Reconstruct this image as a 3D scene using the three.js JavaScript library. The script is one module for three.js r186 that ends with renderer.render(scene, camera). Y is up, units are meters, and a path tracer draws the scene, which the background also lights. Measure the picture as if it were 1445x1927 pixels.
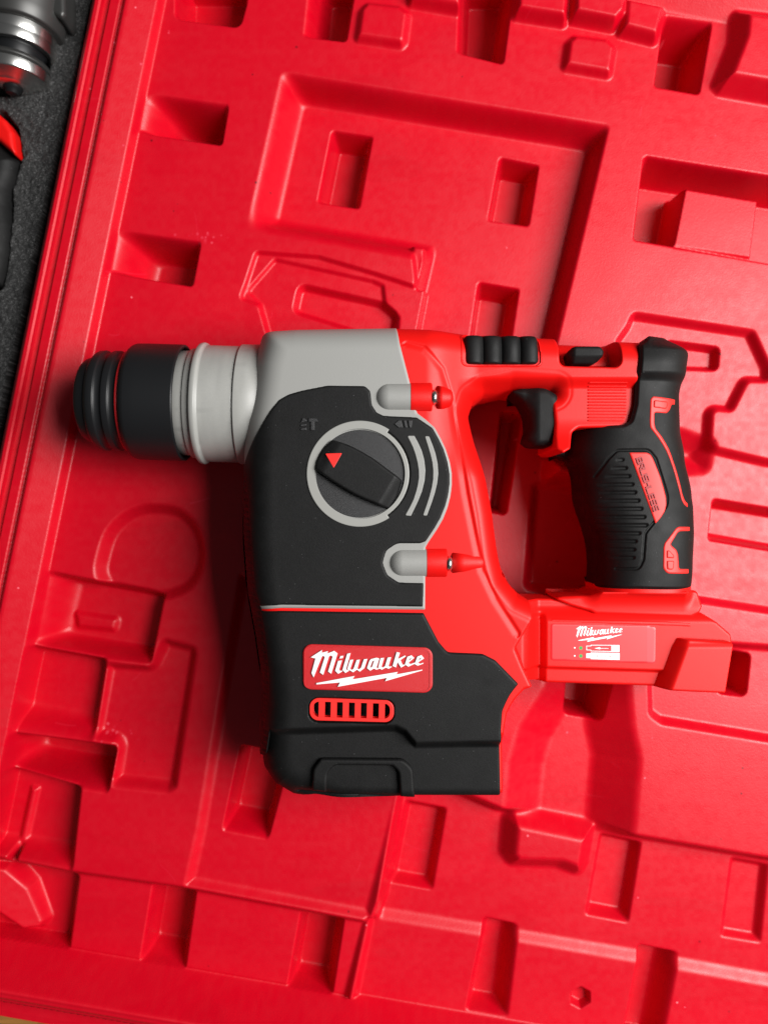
import * as THREE from 'three';
import { mergeGeometries } from 'three/addons/utils/BufferGeometryUtils.js';
import { RectAreaLightUniformsLib } from 'three/addons/lights/RectAreaLightUniformsLib.js';

// ---------------------------------------------------------------- camera, light, exposure
const S = 0.00028;                 // metres per drawing unit (one unit = one photograph pixel at the face of the case)
const CX = 722.5, CY = 963.5, H = 1550;   // lens height above the face of the case, in units
const scene = new THREE.Scene();
const camera = new THREE.PerspectiveCamera(2 * Math.atan(963.5 / H) * 180 / Math.PI, 767 / 1024, 0.02, 20);
camera.position.set(0, H * S, 0); camera.up.set(0, 0, -1); camera.lookAt(0, 0, 0);
camera.focus = (H - 235) * S; camera.userData.fStop = 6;
scene.add(camera);
const renderer = new THREE.WebGLRenderer({ antialias: true });
renderer.toneMapping = THREE.LinearToneMapping;
renderer.toneMappingExposure = 1.0;
renderer.shadowMap.enabled = true;
scene.background = new THREE.Color(0.062, 0.062, 0.063);      // dim room all round
RectAreaLightUniformsLib.init();
function areaLight(x, y, z, w, h, power, color) {
  const l = new THREE.RectAreaLight(color, power, w, h);
  l.position.set(x, y, z); l.lookAt(0.02, 0, 0.0); scene.add(l);
}
areaLight(0.80, 0.96, -0.08, 0.64, 0.8, 19.3, new THREE.Color(1, 0.985, 0.965));   // window to the right of the case

// ---------------------------------------------------------------- random, noise, textures
let seed = 7; const rnd = () => { seed = (seed * 1664525 + 1013904223) >>> 0; return seed / 4294967296; };
function noiseTexture(n, fn, rep, srgb) {
  const d = new Uint8Array(n * n * 4);
  for (let y = 0; y < n; y++) for (let x = 0; x < n; x++) { const c = fn(x, y), i = (y * n + x) * 4; d[i] = c[0]; d[i + 1] = c[1]; d[i + 2] = c[2]; d[i + 3] = 255; }
  const t = new THREE.DataTexture(d, n, n); t.magFilter = THREE.LinearFilter; t.wrapS = t.wrapT = THREE.RepeatWrapping; t.repeat.set(rep, rep);
  if (srgb) t.colorSpace = THREE.SRGBColorSpace; t.needsUpdate = true; return t;
}
function lattice(n) { const a = new Float32Array(n * n); for (let i = 0; i < n * n; i++) a[i] = rnd(); return (x, y) => {
  const xi = Math.floor(x), yi = Math.floor(y), fx = x - xi, fy = y - yi, sx = fx * fx * (3 - 2 * fx), sy = fy * fy * (3 - 2 * fy);
  const g = (i, j) => a[(((j % n) + n) % n) * n + (((i % n) + n) % n)];
  return (g(xi, yi) * (1 - sx) + g(xi + 1, yi) * sx) * (1 - sy) + (g(xi, yi + 1) * (1 - sx) + g(xi + 1, yi + 1) * sx) * sy; }; }
const L8 = lattice(8), L32 = lattice(32), L128 = lattice(128), L256 = lattice(256);
const clamp = (v, a = 0, b = 1) => Math.max(a, Math.min(b, v));
const grainTex = noiseTexture(512, (x, y) => { const v = 255 * (0.3 * L128(x / 4, y / 4) + 0.45 * L256(x / 2, y / 2) + 0.25 * rnd()); return [v, v, v]; }, 1 / 0.035);
const caseBump = noiseTexture(1024, (x, y) => {
  let v = 0.45 * L256(x / 4, y / 4) + 0.3 * L256(x / 2.0, y / 2.0) + 0.05 * L32(x / 128, y / 6) + 0.2 * L128(x / 8, y / 8);
  v *= 255; return [v, v, v]; }, 1 / 0.12);
const caseRough = noiseTexture(512, (x, y) => { const v = 255 * clamp(0.41 + 0.05 * (L8(x / 64, y / 64) - 0.5) + 0.05 * (L32(x / 64, y / 5) - 0.5) + 0.10 * (L128(x / 4, y / 4) - 0.5)); return [v, v, v]; }, 1 / 0.31);
// case plastic: one red, with pale scuffs, hair scratches and a few dark specks
const caseMap = (() => {
  const n = 2048, cv = document.createElement('canvas'); cv.width = cv.height = n; const c = cv.getContext('2d');
  c.fillStyle = 'rgb(200,0,28)'; c.fillRect(0, 0, n, n);
  for (let i = 0; i < 240; i++) { c.fillStyle = `rgba(${rnd() > 0.5 ? '220,30,50' : '165,0,18'},${0.03 + 0.05 * rnd()})`; c.beginPath(); c.ellipse(rnd() * n, rnd() * n, 20 + 120 * rnd(), 6 + 30 * rnd(), -0.2 + 0.4 * rnd(), 0, 7); c.fill(); }
  for (let i = 0; i < 55; i++) { const x = rnd() * n, y = rnd() * n, a = rnd() * 6.28, l = 8 + 50 * rnd(); c.strokeStyle = `rgba(235,110,120,${0.15 + 0.3 * rnd()})`; c.lineWidth = 0.7 + 0.8 * rnd(); c.beginPath(); c.moveTo(x, y); c.quadraticCurveTo(x + l * 0.5 * Math.cos(a) + 6 * rnd(), y + l * 0.5 * Math.sin(a) + 6 * rnd(), x + l * Math.cos(a), y + l * Math.sin(a)); c.stroke(); }
  for (let k = 0; k < 9; k++) { const x = rnd() * n, y = rnd() * n; for (let i = 0; i < 16; i++) { c.fillStyle = `rgba(240,150,150,${0.1 + 0.35 * rnd()})`; c.beginPath(); c.arc(x + 60 * (rnd() - 0.5) * rnd() * 2, y + 40 * (rnd() - 0.5) * rnd() * 2, 0.8 + 2.2 * rnd(), 0, 7); c.fill(); } }
  for (let i = 0; i < 130; i++) { c.fillStyle = rnd() > 0.45 ? `rgba(70,0,8,${0.3 + 0.5 * rnd()})` : `rgba(255,190,190,${0.3 + 0.5 * rnd()})`; c.beginPath(); c.arc(rnd() * n, rnd() * n, 0.8 + 1.6 * rnd(), 0, 7); c.fill(); }
  const t = new THREE.CanvasTexture(cv); t.colorSpace = THREE.SRGBColorSpace; t.wrapS = t.wrapT = THREE.RepeatWrapping; t.repeat.set(1 / 0.57, 1 / 0.57); t.offset.set(0.52, 0.47); return t;
})();
const rubberRough = noiseTexture(512, (x, y) => { const v = 255 * clamp(0.60 + 0.12 * (L8(x / 64, y / 64) - 0.5) + 0.08 * (L32(x / 16, y / 16) - 0.5)); return [v, v, v]; }, 1 / 0.12);
const rubberMap = noiseTexture(1024, (x, y) => { const hs = Math.abs(Math.sin((x >> 1) * 12.9898 + (y >> 1) * 78.233) * 43758.5453) % 1, speck = hs > 0.9990 ? 75 * (hs - 0.9990) * 1000 : 0; const v = 16 + 3 * (L8(x / 128, y / 128) - 0.5) + 3 * (L32(x / 32, y / 32) - 0.5) + 4 * (rnd() - 0.5) + 7 * (L256(x / 3.2, y / 3.2) - 0.5) + speck; return [v, v, v * 1.01]; }, 1 / 0.16, true);
const foamTex = noiseTexture(512, (x, y) => { const f = L256(x / 2, y / 2) * 0.5 + L128(x / 4, y / 4) * 0.3 + rnd() * 0.2; const v = f > 0.6 ? 60 + 330 * (f - 0.6) : 22 + 26 * f; return [v, v, v]; }, 1 / 0.05, true);
const foamBump = noiseTexture(512, (x, y) => { const v = 255 * (L256(x / 2, y / 2) * 0.4 + L128(x / 4, y / 4) * 0.35 + rnd() * 0.25); return [v, v, v]; }, 1 / 0.05);
const smudge = noiseTexture(512, (x, y) => { const a = L8(x / 64, y / 64), b = L32(x / 16, y / 16), c = L128(x / 40, y / 4), v = 152 + 12 * (a - 0.5) - 26 * clamp((b * 0.6 + a * 0.4 - 0.72) / 0.23) + 8 * (c - 0.5) + 4 * (rnd() - 0.5); return [v, v, v * 0.975]; }, 1, true);
const woodTex = noiseTexture(512, (x, y) => { const g = L32(x / 90, y / 5) * 0.6 + L128(x / 30, y / 2) * 0.4; return [120 + 70 * g, 78 + 58 * g, 34 + 34 * g]; }, 1 / 0.2, true);
const plain = (r, g, b, rough, o = {}) => new THREE.MeshPhysicalMaterial({ color: new THREE.Color().setRGB(r, g, b), roughness: rough, ...o });
const M = {
  casing: plain(1, 1, 1, 1, { map: caseMap, specularIntensity: 0.85, roughnessMap: caseRough, bumpMap: caseBump, bumpScale: 0.00005 }),
  housing: plain(0.72, 0.005, 0.004, 0.45, { specularIntensity: 0.6, bumpMap: grainTex, bumpScale: 0.00003 }),
  grey: plain(0.275, 0.275, 0.262, 0.5, { bumpMap: grainTex, bumpScale: 0.00003 }),
  barrel: plain(1, 1, 1, 0.42, { map: smudge }),
  greyLight: plain(0.29, 0.29, 0.272, 0.42),
  rubber: new THREE.MeshPhysicalMaterial({ color: 0xffffff, specularIntensity: 0.5, map: rubberMap, roughness: 1, roughnessMap: rubberRough, bumpMap: grainTex, bumpScale: 0.00006 }),
  black: plain(0.012, 0.012, 0.013, 0.5, { bumpMap: grainTex, bumpScale: 0.00004 }),
  blackSmooth: plain(0.0085, 0.009, 0.010, 0.42, { specularIntensity: 0.65 }),
  dark: plain(0.004, 0.004, 0.004, 0.8),
  accent: plain(0.80, 0.025, 0.02, 0.45, { specularIntensity: 0.7 }),
  badge: plain(0.50, 0.008, 0.012, 0.45, { bumpMap: grainTex, bumpScale: 0.00003 }),
  letter: plain(0.30, 0.002, 0.004, 0.5),
  white: plain(0.86, 0.86, 0.85, 0.45),
  steel: plain(0.75, 0.75, 0.73, 0.27, { metalness: 1 }),
  steelDark: plain(0.07, 0.07, 0.068, 0.42, { metalness: 0.6 }),
  foam: new THREE.MeshPhysicalMaterial({ color: 0xffffff, map: foamTex, roughness: 0.9, bumpMap: foamBump, bumpScale: 0.0006 }),
  wood: new THREE.MeshPhysicalMaterial({ color: 0xffffff, map: woodTex, roughness: 0.5 }),
  paper: plain(0.6, 0.6, 0.57, 0.7),
};

// ---------------------------------------------------------------- drawing helpers
// U: a point seen at (px, py) and standing z units above the face of the case -> plan position
const U = (px, py, z = 0) => [(px - CX) * (H - z) / H, (py - CY) * (H - z) / H];
const K = (z) => (H - z) / H;
// rounded outline: points [px, py, radius, z]
function outline(pts, r0 = 0, z0 = 0) {
  const P = pts.map((p) => { const z = p[3] ?? z0, u = U(p[0], p[1], z); const r = p[2] ?? r0; return [u[0], u[1], (r >= 30 ? 400 : r) * K(z)]; });
  return fillet(P);
}
function fillet(P) {
  const out = [], n = P.length;
  for (let i = 0; i < n; i++) {
    const a = P[(i + n - 1) % n], b = P[i], c = P[(i + 1) % n];
    const ux = a[0] - b[0], uy = a[1] - b[1], vx = c[0] - b[0], vy = c[1] - b[1], lu = Math.hypot(ux, uy), lv = Math.hypot(vx, vy);
    const cs = clamp((ux * vx + uy * vy) / (lu * lv), -1, 1), ang = Math.acos(cs);
    if (!b[2] || ang > 3.10) { out.push([b[0], b[1]]); continue; }
    let t = b[2] / Math.tan(ang / 2); t = Math.min(t, lu * 0.48, lv * 0.48);
    const p0 = [b[0] + ux / lu * t, b[1] + uy / lu * t], p1 = [b[0] + vx / lv * t, b[1] + vy / lv * t];
    const m = Math.max(2, Math.min(14, Math.ceil((Math.PI - ang) * Math.sqrt(t) * 1.2)));
    for (let k = 0; k <= m; k++) { const s = k / m, q = 1 - s; // conic blend, close to an arc
      const w = Math.sin(ang / 2), den = q * q + 2 * q * s * w + s * s;
      out.push([(q * q * p0[0] + 2 * q * s * w * b[0] + s * s * p1[0]) / den, (q * q * p0[1] + 2 * q * s * w * b[1] + s * s * p1[1]) / den]); }
  }
  return out;
}
const lineOf = (pts, z0) => pts.map((p) => U(p[0], p[1], p[2] ?? z0));
function area(P) { let a = 0; for (let i = 0, n = P.length; i < n; i++) { const p = P[i], q = P[(i + 1) % n]; a += p[0] * q[1] - q[0] * p[1]; } return a / 2; }
const near = { x: 0, y: 0 };
function signedDistance(P, x, y) {                 // inside positive; nearest point left in near
  let best = 1e18, inside = false;
  for (let i = 0, n = P.length, j = n - 1; i < n; j = i++) {
    const ax = P[j][0], ay = P[j][1], dx = P[i][0] - ax, dy = P[i][1] - ay, wx = x - ax, wy = y - ay;
    const t = clamp((wx * dx + wy * dy) / (dx * dx + dy * dy + 1e-12)), ex = wx - t * dx, ey = wy - t * dy, d = ex * ex + ey * ey;
    if (d < best) { best = d; near.x = ax + t * dx; near.y = ay + t * dy; }
    if ((P[i][1] > y) !== (ay > y) && x < ax + dx * (y - ay) / dy) inside = !inside;
  }
  return inside ? Math.sqrt(best) : -Math.sqrt(best);
}
function lineDistance(P, x, y) {
  let best = 1e18;
  for (let i = 1; i < P.length; i++) {
    const ax = P[i - 1][0], ay = P[i - 1][1], dx = P[i][0] - ax, dy = P[i][1] - ay, wx = x - ax, wy = y - ay;
    const t = clamp((wx * dx + wy * dy) / (dx * dx + dy * dy + 1e-12)), ex = wx - t * dx, ey = wy - t * dy, d = ex * ex + ey * ey;
    if (d < best) best = d;
  }
  return Math.sqrt(best);
}
const smooth = (a, b, v) => { const t = clamp((v - a) / (b - a)); return t * t * (3 - 2 * t); };
const edge = (d, r) => { if (d >= r) return 0; const q = r - Math.max(d, 0); return r - Math.sqrt(Math.max(0, r * r - q * q)); };
const oval = (d, R, drop, p = 2) => { const t = clamp(d / R); return drop * (1 - Math.pow(1 - Math.pow(1 - t, p), 1 / p)); };
let OX = 0, OY = 0;                                // plan position of the thing being built
function toGeometry(pos, index) {
  const g = new THREE.BufferGeometry(), n = pos.length / 3, v = new Float32Array(n * 3), uv = new Float32Array(n * 2);
  for (let i = 0; i < n; i++) {
    v[i * 3] = (pos[i * 3] - OX) * S; v[i * 3 + 1] = pos[i * 3 + 2] * S; v[i * 3 + 2] = (pos[i * 3 + 1] - OY) * S;
    uv[i * 2] = pos[i * 3] * S; uv[i * 2 + 1] = -pos[i * 3 + 1] * S;
  }
  g.setAttribute('position', new THREE.BufferAttribute(v, 3)); g.setAttribute('uv', new THREE.BufferAttribute(uv, 2));
  g.setIndex(new THREE.BufferAttribute(Uint32Array.from(index), 1)); g.computeVertexNormals(); return g;
}
// solid under a height function over an outline
function relief(P, hf, { cell = 2, base = 10, depth = 0, under = 8, cap = true } = {}) {
  if (area(P) < 0) P = P.slice().reverse();
  let x0 = 1e9, x1 = -1e9, y0 = 1e9, y1 = -1e9;
  for (const p of P) { x0 = Math.min(x0, p[0]); x1 = Math.max(x1, p[0]); y0 = Math.min(y0, p[1]); y1 = Math.max(y1, p[1]); }
  x0 -= cell * 1.3; y0 -= cell * 1.3;
  const nx = Math.ceil((x1 - x0) / cell) + 2, ny = Math.ceil((y1 - y0) / cell) + 2;
  const sd = new Float32Array(nx * ny), bx = new Float32Array(nx * ny), by = new Float32Array(nx * ny);
  for (let j = 0; j < ny; j++) for (let i = 0; i < nx; i++) {
    const k = j * nx + i, x = x0 + i * cell, y = y0 + j * cell; sd[k] = signedDistance(P, x, y);
    if (sd[k] > 0) { bx[k] = x; by[k] = y; } else { bx[k] = near.x; by[k] = near.y; }
  }
  const id = new Int32Array(nx * ny).fill(-1), pos = [], idx = [];
  const vert = (k) => { if (id[k] < 0) { id[k] = pos.length / 3; pos.push(bx[k], by[k], hf(bx[k], by[k], Math.max(0, sd[k]))); } return id[k]; };
  for (let j = 0; j < ny - 1; j++) for (let i = 0; i < nx - 1; i++) {
    const a = j * nx + i, b = a + 1, c = a + nx, d = c + 1;
    if (sd[a] <= 0 && sd[b] <= 0 && sd[c] <= 0 && sd[d] <= 0) continue;
    const A = vert(a), B = vert(b), C = vert(c), D = vert(d); idx.push(A, C, B, B, C, D);
  }
  const top = toGeometry(pos, idx);
  // sides: resample the outline so that the rim follows the height function
  const Q = [];
  for (let i = 0, n = P.length; i < n; i++) { const p = P[i], q = P[(i + 1) % n], l = Math.hypot(q[0] - p[0], q[1] - p[1]), m = Math.max(1, Math.ceil(l / (cell * 3))); for (let k = 0; k < m; k++) Q.push([p[0] + (q[0] - p[0]) * k / m, p[1] + (q[1] - p[1]) * k / m]); }
  const n = Q.length, sp = [], si = [];
  const rows = depth ? [[0, 0], [0, 1]] : [[0, 0], [0, 0.5], [0.3, 0.85], [1, 1]];
  for (const [ins, f] of rows) for (let i = 0; i < n; i++) {
    const a = Q[(i + n - 1) % n], b = Q[(i + 1) % n]; let tx = b[0] - a[0], ty = b[1] - a[1]; const l = Math.hypot(tx, ty) || 1; tx /= l; ty /= l;
    const z0 = hf(Q[i][0], Q[i][1], 0), zb = depth ? z0 - depth : Math.min(base, z0 - 1);
    sp.push(Q[i][0] - ty * under * ins * (depth ? 0 : 1), Q[i][1] + tx * under * ins * (depth ? 0 : 1), z0 + (zb - z0) * f);
  }
  for (let r = 0; r + 1 < rows.length; r++) for (let i = 0; i < n; i++) { const i2 = (i + 1) % n, a = r * n + i, b = r * n + i2, c = a + n, d = b + n; si.push(a, b, c, b, d, c); }
  const parts = [top, toGeometry(sp, si)];
  if (!depth && cap) { const ring = [], cp = []; for (let i = 0; i < n; i++) { const o = ((rows.length - 1) * n + i) * 3; ring.push(new THREE.Vector2(sp[o], sp[o + 1])); cp.push(sp[o], sp[o + 1], sp[o + 2]); } parts.push(toGeometry(cp, THREE.ShapeUtils.triangulateShape(ring, []).flat())); }
  return mergeGeometries(parts);
}
// flat bevelled piece: outline in plan, top at z, given thickness
function plate(P, z, thick, bevel = 0.8, holes = []) {
  const sh = new THREE.Shape(P.map((p) => new THREE.Vector2(p[0], -p[1])));
  for (const h of holes) sh.holes.push(new THREE.Path(h.map((p) => new THREE.Vector2(p[0], -p[1]))));
  const g = new THREE.ExtrudeGeometry(sh, { depth: thick - bevel, bevelEnabled: bevel > 0, bevelThickness: bevel, bevelSize: bevel, bevelOffset: -bevel, bevelSegments: 2, curveSegments: 8 });
  g.rotateX(-Math.PI / 2); g.translate(-OX, z - thick, -OY); g.scale(S, S, S);
  return g;
}
// turned piece: profile [distance along axis, radius], axis from plan point (x, y, z) in direction dir
function turned(profile, at, dir, segments = 72) {
  const g = new THREE.LatheGeometry(profile.map(([t, r]) => new THREE.Vector2(Math.max(r, 0.001), t)), segments);
  const q = new THREE.Quaternion().setFromUnitVectors(new THREE.Vector3(0, 1, 0), new THREE.Vector3(dir[0], dir[2], dir[1]).normalize());
  g.applyQuaternion(q); g.translate(at[0] - OX, at[2], at[1] - OY); g.scale(S, S, S); return g;
}
function box(x, y, z, w, h, t, turn = 0) { const g = new THREE.BoxGeometry(w, t, h); g.rotateY(turn); g.translate(x - OX, z, y - OY); g.scale(S, S, S); return g; }
const circle = (cx, cy, r, a0 = 0, a1 = Math.PI * 2, n = 72) => { const o = []; for (let i = 0; i < n; i++) { const a = a0 + (a1 - a0) * i / (n - (a1 - a0 > 6.28 ? 0 : 1)); o.push([cx + r * Math.cos(a), cy + r * Math.sin(a)]); } return o; };
const capsulePlan = (x0, x1, y, r) => { const o = []; for (let i = 0; i <= 10; i++) { const a = -Math.PI / 2 + Math.PI * i / 10; o.push([x1 - r + r * Math.cos(a), y + r * Math.sin(a)]); } for (let i = 0; i <= 10; i++) { const a = Math.PI / 2 + Math.PI * i / 10; o.push([x0 + r + r * Math.cos(a), y + r * Math.sin(a)]); } return o; };
function thing(name, label, category, x, y, z = 0, group) {
  const o = new THREE.Group(); o.name = name; o.position.set(x * S, z * S, y * S); OX = x; OY = y;
  o.userData = { label, category }; if (group) o.userData.group = group; scene.add(o); return o;
}
function part(name, g, m, parent, label) {
  const o = new THREE.Mesh(Array.isArray(g) ? mergeGeometries(g.map((q) => q.index ? q.toNonIndexed() : q)) : g, m); o.name = name; o.castShadow = o.receiveShadow = true;
  if (label) o.userData.label = label; parent.add(o); return o;
}

// ---------------------------------------------------------------- table below the case
OX = OY = 0;
{ const g = new THREE.PlaneGeometry(1.6, 1.6); g.rotateX(-Math.PI / 2); const uv = g.attributes.uv; for (let i = 0; i < uv.count; i++) uv.setXY(i, uv.getX(i) * 1.6, uv.getY(i) * 1.6);
  const t = new THREE.Mesh(g, M.wood); t.name = 'tabletop'; t.position.set(0, -150 * S, 0); t.receiveShadow = true;
  t.userData = { kind: 'structure', label: 'brown wooden tabletop under the red case at the corner', category: 'table' }; scene.add(t); }

{ const u = U(128, 1990, -140), p = thing('paper_sheet', 'pale grey sheet lying on the wooden tabletop at the corner of the case', 'paper', u[0], u[1], -149);
  part('sheet', box(u[0], u[1], 0, 88, 140, 2, -0.12), M.paper, p); }
// ---------------------------------------------------------------- moulded case
const toolCase = thing('tool_case', 'open red blow moulded tool case with recessed pockets under the drill', 'tool case', 0, 0);
const feats = [];
const soft = (t, q) => { if (t <= 0) return 0; if (t >= 1) return 1; const s = 1 / (1 - q); if (t < q) return s * t * t / (2 * q); if (t > 1 - q) return 1 - s * (1 - t) * (1 - t) / (2 * q); return s * (t - q / 2); };
// a recess or a raised block: outline as seen, rim height z, level inside, wall width (or one width per side, for a convex outline)
function f(pts, to, { w = 7, r = 12, z = 0, e = 5, add = false } = {}) {
  const P = outline(pts, r, z), F = { to, w, e, P, add, r };
  if (Array.isArray(w)) {
    const V = pts.map((p) => U(p[0], p[1], z)), s = Math.sign(area(V)); F.edges = V.map((a, i) => { const b = V[(i + 1) % V.length], dx = b[0] - a[0], dy = b[1] - a[1], l = Math.hypot(dx, dy); return [a[0], a[1], -dy / l * s, dx / l * s, w[i % w.length]]; });
    F.pad = 30;
  } else F.pad = e + 1;
  F.x0 = Math.min(...P.map((p) => p[0])) - F.pad; F.x1 = Math.max(...P.map((p) => p[0])) + F.pad; F.y0 = Math.min(...P.map((p) => p[1])) - F.pad; F.y1 = Math.max(...P.map((p) => p[1])) + F.pad;
  feats.push(F);
}
function featureShare(F, x, y) {
  if (x < F.x0 || x > F.x1 || y < F.y0 || y > F.y1) return 0;
  if (F.edges) {
    let m = null;
    for (const [ax, ay, nx, ny, w] of F.edges) {
      const t = ((x - ax) * nx + (y - ay) * ny + F.e) / (w + 2 * F.e);
      if (t <= 0) return 0;
      const tt = Math.min(t, 2);
      if (m === null) m = tt; else { const k = 0.42, h = clamp(0.5 + 0.5 * (tt - m) / k); m = tt * (1 - h) + m * h - k * h * (1 - h); }
    }
    return soft(clamp(m), Math.min(0.45, 2 * F.e / 22));
  }
  const d = signedDistance(F.P, x, y);
  return soft((d + F.e) / (F.w + 2 * F.e), Math.min(0.49, 1.6 * F.e / (F.w + 2 * F.e)));
}
// --- upper left, along the rim
f([[334, -60], [333, 33], [450, 49], [461, 8], [466, -60]], -96, { w: 9.6 });
f([[277, 178], [427, 199], [415, 270], [261, 246]], -109, { w: [26, 6.6, 6.6, 70] });
f([[223, 436], [375, 457], [360, 536], [205, 510]], -96, { w: [22, 6.6, 7.7, 62] });
// --- rows along the top
f([[574, 66], [649, 75], [672, -60], [588, -60]], -102, { w: [6.6, 7.7, 6.6, 30] });
f([[676, 24], [690, 8], [752, 15], [772, 30], [765, 84], [757, 93], [668, 80]], 16, { w: 7.2, r: 8 });
f([[768, -60], [768, 14], [868, 31], [882, -60]], 26, { w: 8.4, r: 8 });
f([[868, -60], [862, 96], [944, 117], [968, -60]], -109, { w: [22, 7.7, 7.7, 6.6] });
f([[966, -80], [963, 38], [1064, 54], [1078, -80]], 30, { w: 9.0, r: 8 });
f([[1071, -80], [1068, 46], [1152, 62], [1172, 40], [1180, -80]], 34, { w: 8.4, r: 8 });
f([[1166, 4], [1160, 70], [1232, 88], [1250, 22]], 28, { w: 9.0, r: 8 });
f([[1063, 84], [1078, 70], [1140, 78], [1157, 94], [1148, 150], [1056, 134]], 17, { w: 7.2, r: 8 });
f([[1090, -260], [1166, 4], [1350, 40], [1640, 92], [1640, -260]], 90, { w: 150.0, r: 0, e: 3 });
f([[1252, 32], [1335, 44], [1312, 174], [1234, 160]], -109, { w: [22, 6.6, 6.6, 6.6] });
f([[1372, 26], [1368, 84], [1336, 166], [1348, 180], [1620, 228], [1620, 60]], 42, { w: 22.0, r: 10 });
// --- big shallow recess and its pockets
f([[532, 138], [1142, 238], [1022, 740], [398, 740]], -62, { w: [20, 14, 10, 38], r: 22, e: 6 });
f([[626, 247], [698, 258], [674, 389], [600, 377]], -128, { w: [7.7, 6.6, 7.7, 9.9], z: -58, e: 4.5 });
f([[942, 298], [1011, 312], [993, 422], [921, 411]], -128, { w: [7.7, 6.6, 7.7, 7.7], z: -58, e: 4.5 });
f([[902, 533], [974, 545], [955, 668], [884, 655]], -128, { w: [8.8, 6.6, 7.7, 6.6], z: -58, e: 4.5 });
// gentle slope that closes the recess towards the lower left
f([[822, 446], [748, 760], [360, 780], [380, 560], [462, 384]], 0, { w: [20, 8, 8, 4, 46], r: 6, e: 5 });
// tool outline
f([[481, 472], [600, 481], [705, 512], [790, 540], [806, 536], [770, 720], [520, 720], [505, 640], [486, 574], [450, 562], [462, 530]], -9, { w: 3.6, r: 10, e: 3 });
f([[517, 486], [702, 527], [722, 536], [726, 572], [752, 596], [748, 640], [740, 720], [525, 720], [508, 640], [490, 574], [464, 548], [474, 535]], -16, { w: 3.6, r: 8, z: -9, e: 3 });
f([[562, 533], [720, 568], [748, 592], [742, 628], [690, 632], [550, 588]], -34, { w: 7.2, r: 16, z: -16, e: 3 });
f([[772, 452], [805, 458], [790, 538], [782, 536]], -14, { w: 6.0, r: 4, e: 3 });
// --- right, upper
f([[1214, 298], [1620, 362], [1620, 522], [1195, 448]], -102, { w: [8.8, 7.7, 7.7, 7.7], r: 24, e: 6 });
f([[1286, 346], [1434, 371], [1419, 490], [1262, 466]], -10, { w: 4.8, r: 4, e: 3, z: -4 });
// --- right, tool outline
f([[1190, 588], [1417, 622], [1448, 690], [1449, 718], [1406, 717], [1377, 774], [1340, 770], [1336, 840], [1445, 866], [1620, 890], [1620, 1180], [1260, 1125], [1150, 900], [1160, 640], [1180, 612]], -18, { w: 8, r: 12, e: 5 });
f([[1250, 642], [1350, 655], [1347, 698], [1240, 694]], -40, { w: 6.0, r: 10, z: -24, e: 3 });
f([[1150, 800], [1280, 808], [1336, 830], [1336, 860], [1330, 890], [1200, 900]], -46, { w: 30.0, r: 20, z: -24, e: 8 });
f([[1340, 942], [1620, 988], [1620, 1064], [1332, 1014]], -62, { w: [7.7, 6.6, 7.7, 5.5], z: -24 });
// --- under the handle
f([[820, 690], [1140, 730], [1130, 960], [1100, 1150], [960, 1290], [830, 1290]], -42, { w: 22, r: 26, e: 8 });
f([[943, 774], [982, 778], [951, 968], [922, 962]], -115, { w: 9, r: 6, z: -42, e: 3 });
f([[1032, 856], [1150, 866], [1150, 922], [1026, 905]], 16, { w: 18, r: 14, z: 0, e: 6 });
f([[1002, 905], [1140, 925], [1120, 1120], [985, 1110]], -56, { w: 12.0, r: 14, z: -42, e: 6 });
// --- right, lower
f([[1218, 1200], [1222, 1346], [1244, 1362], [1640, 1428], [1640, 1230]], -20, { w: 8.4, r: 18 });
f([[1372, 1226], [1408, 1233], [1400, 1308], [1350, 1302]], -115, { w: 6.0, r: 8, z: -20 });
f([[1030, 1230], [1026, 1294], [978, 1371], [958, 1440], [938, 1660], [1180, 1700], [1203, 1430], [1190, 1371], [1183, 1295], [1185, 1230]], -58, { w: 72, r: 29, e: 10 });
f([[1066, 1270], [1143, 1270], [1127, 1354], [1063, 1342]], -141, { w: 6.0, r: 10, z: -46 });
// --- lower right field, a little deeper than the face
f([[752, 1440], [944, 1524], [1185, 1572], [1640, 1650], [1640, 2160], [680, 2160], [700, 1730], [712, 1700]], -54, { w: 17, r: 10, e: 6 });
f([[946, 1532], [962, 1516], [1118, 1548], [1114, 1562], [1104, 1620], [1090, 1646], [1046, 1628], [958, 1626], [940, 1600]], -16, { w: 24, r: 18, z: -54, e: 7 });
f([[764, 1508], [838, 1522], [812, 1672], [735, 1658]], -84, { w: [7.7, 7.7, 7.7, 8.8], z: -54, e: 4.5 });
f([[1130, 1570], [1204, 1586], [1180, 1734], [1103, 1719]], -84, { w: [6.6, 7.7, 7.7, 7.7], z: -54, e: 4.5 });
f([[1376, 1616], [1444, 1628], [1429, 1772], [1357, 1760]], -70, { w: [4.4, 6.6, 5.5, 5.5], z: -54, e: 4.5 });
f([[690, 1704], [900, 1738], [1198, 1789], [1445, 1834], [1640, 1866], [1640, 2160], [600, 2160]], -43, { w: 15, r: 4, z: -54, e: 6 });
f([[912, 1732], [974, 1745], [954, 1910], [878, 1896]], -92, { w: [7.7, 22, 7.7, 9.9], z: -46, e: 4.5 });
f([[1204, 1784], [1276, 1798], [1222, 2080], [1150, 2066]], -98, { w: [6.6, 26, 7.7, 8.8], z: -46, e: 4.5 });
f(circle(1092.6, 1879, 20, 0.5, 0.5 + Math.PI * 2, 6).map((p) => [p[0], p[1]]), -62, { w: 3.0, r: 1.5, z: -40, e: 1.5 });
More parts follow.
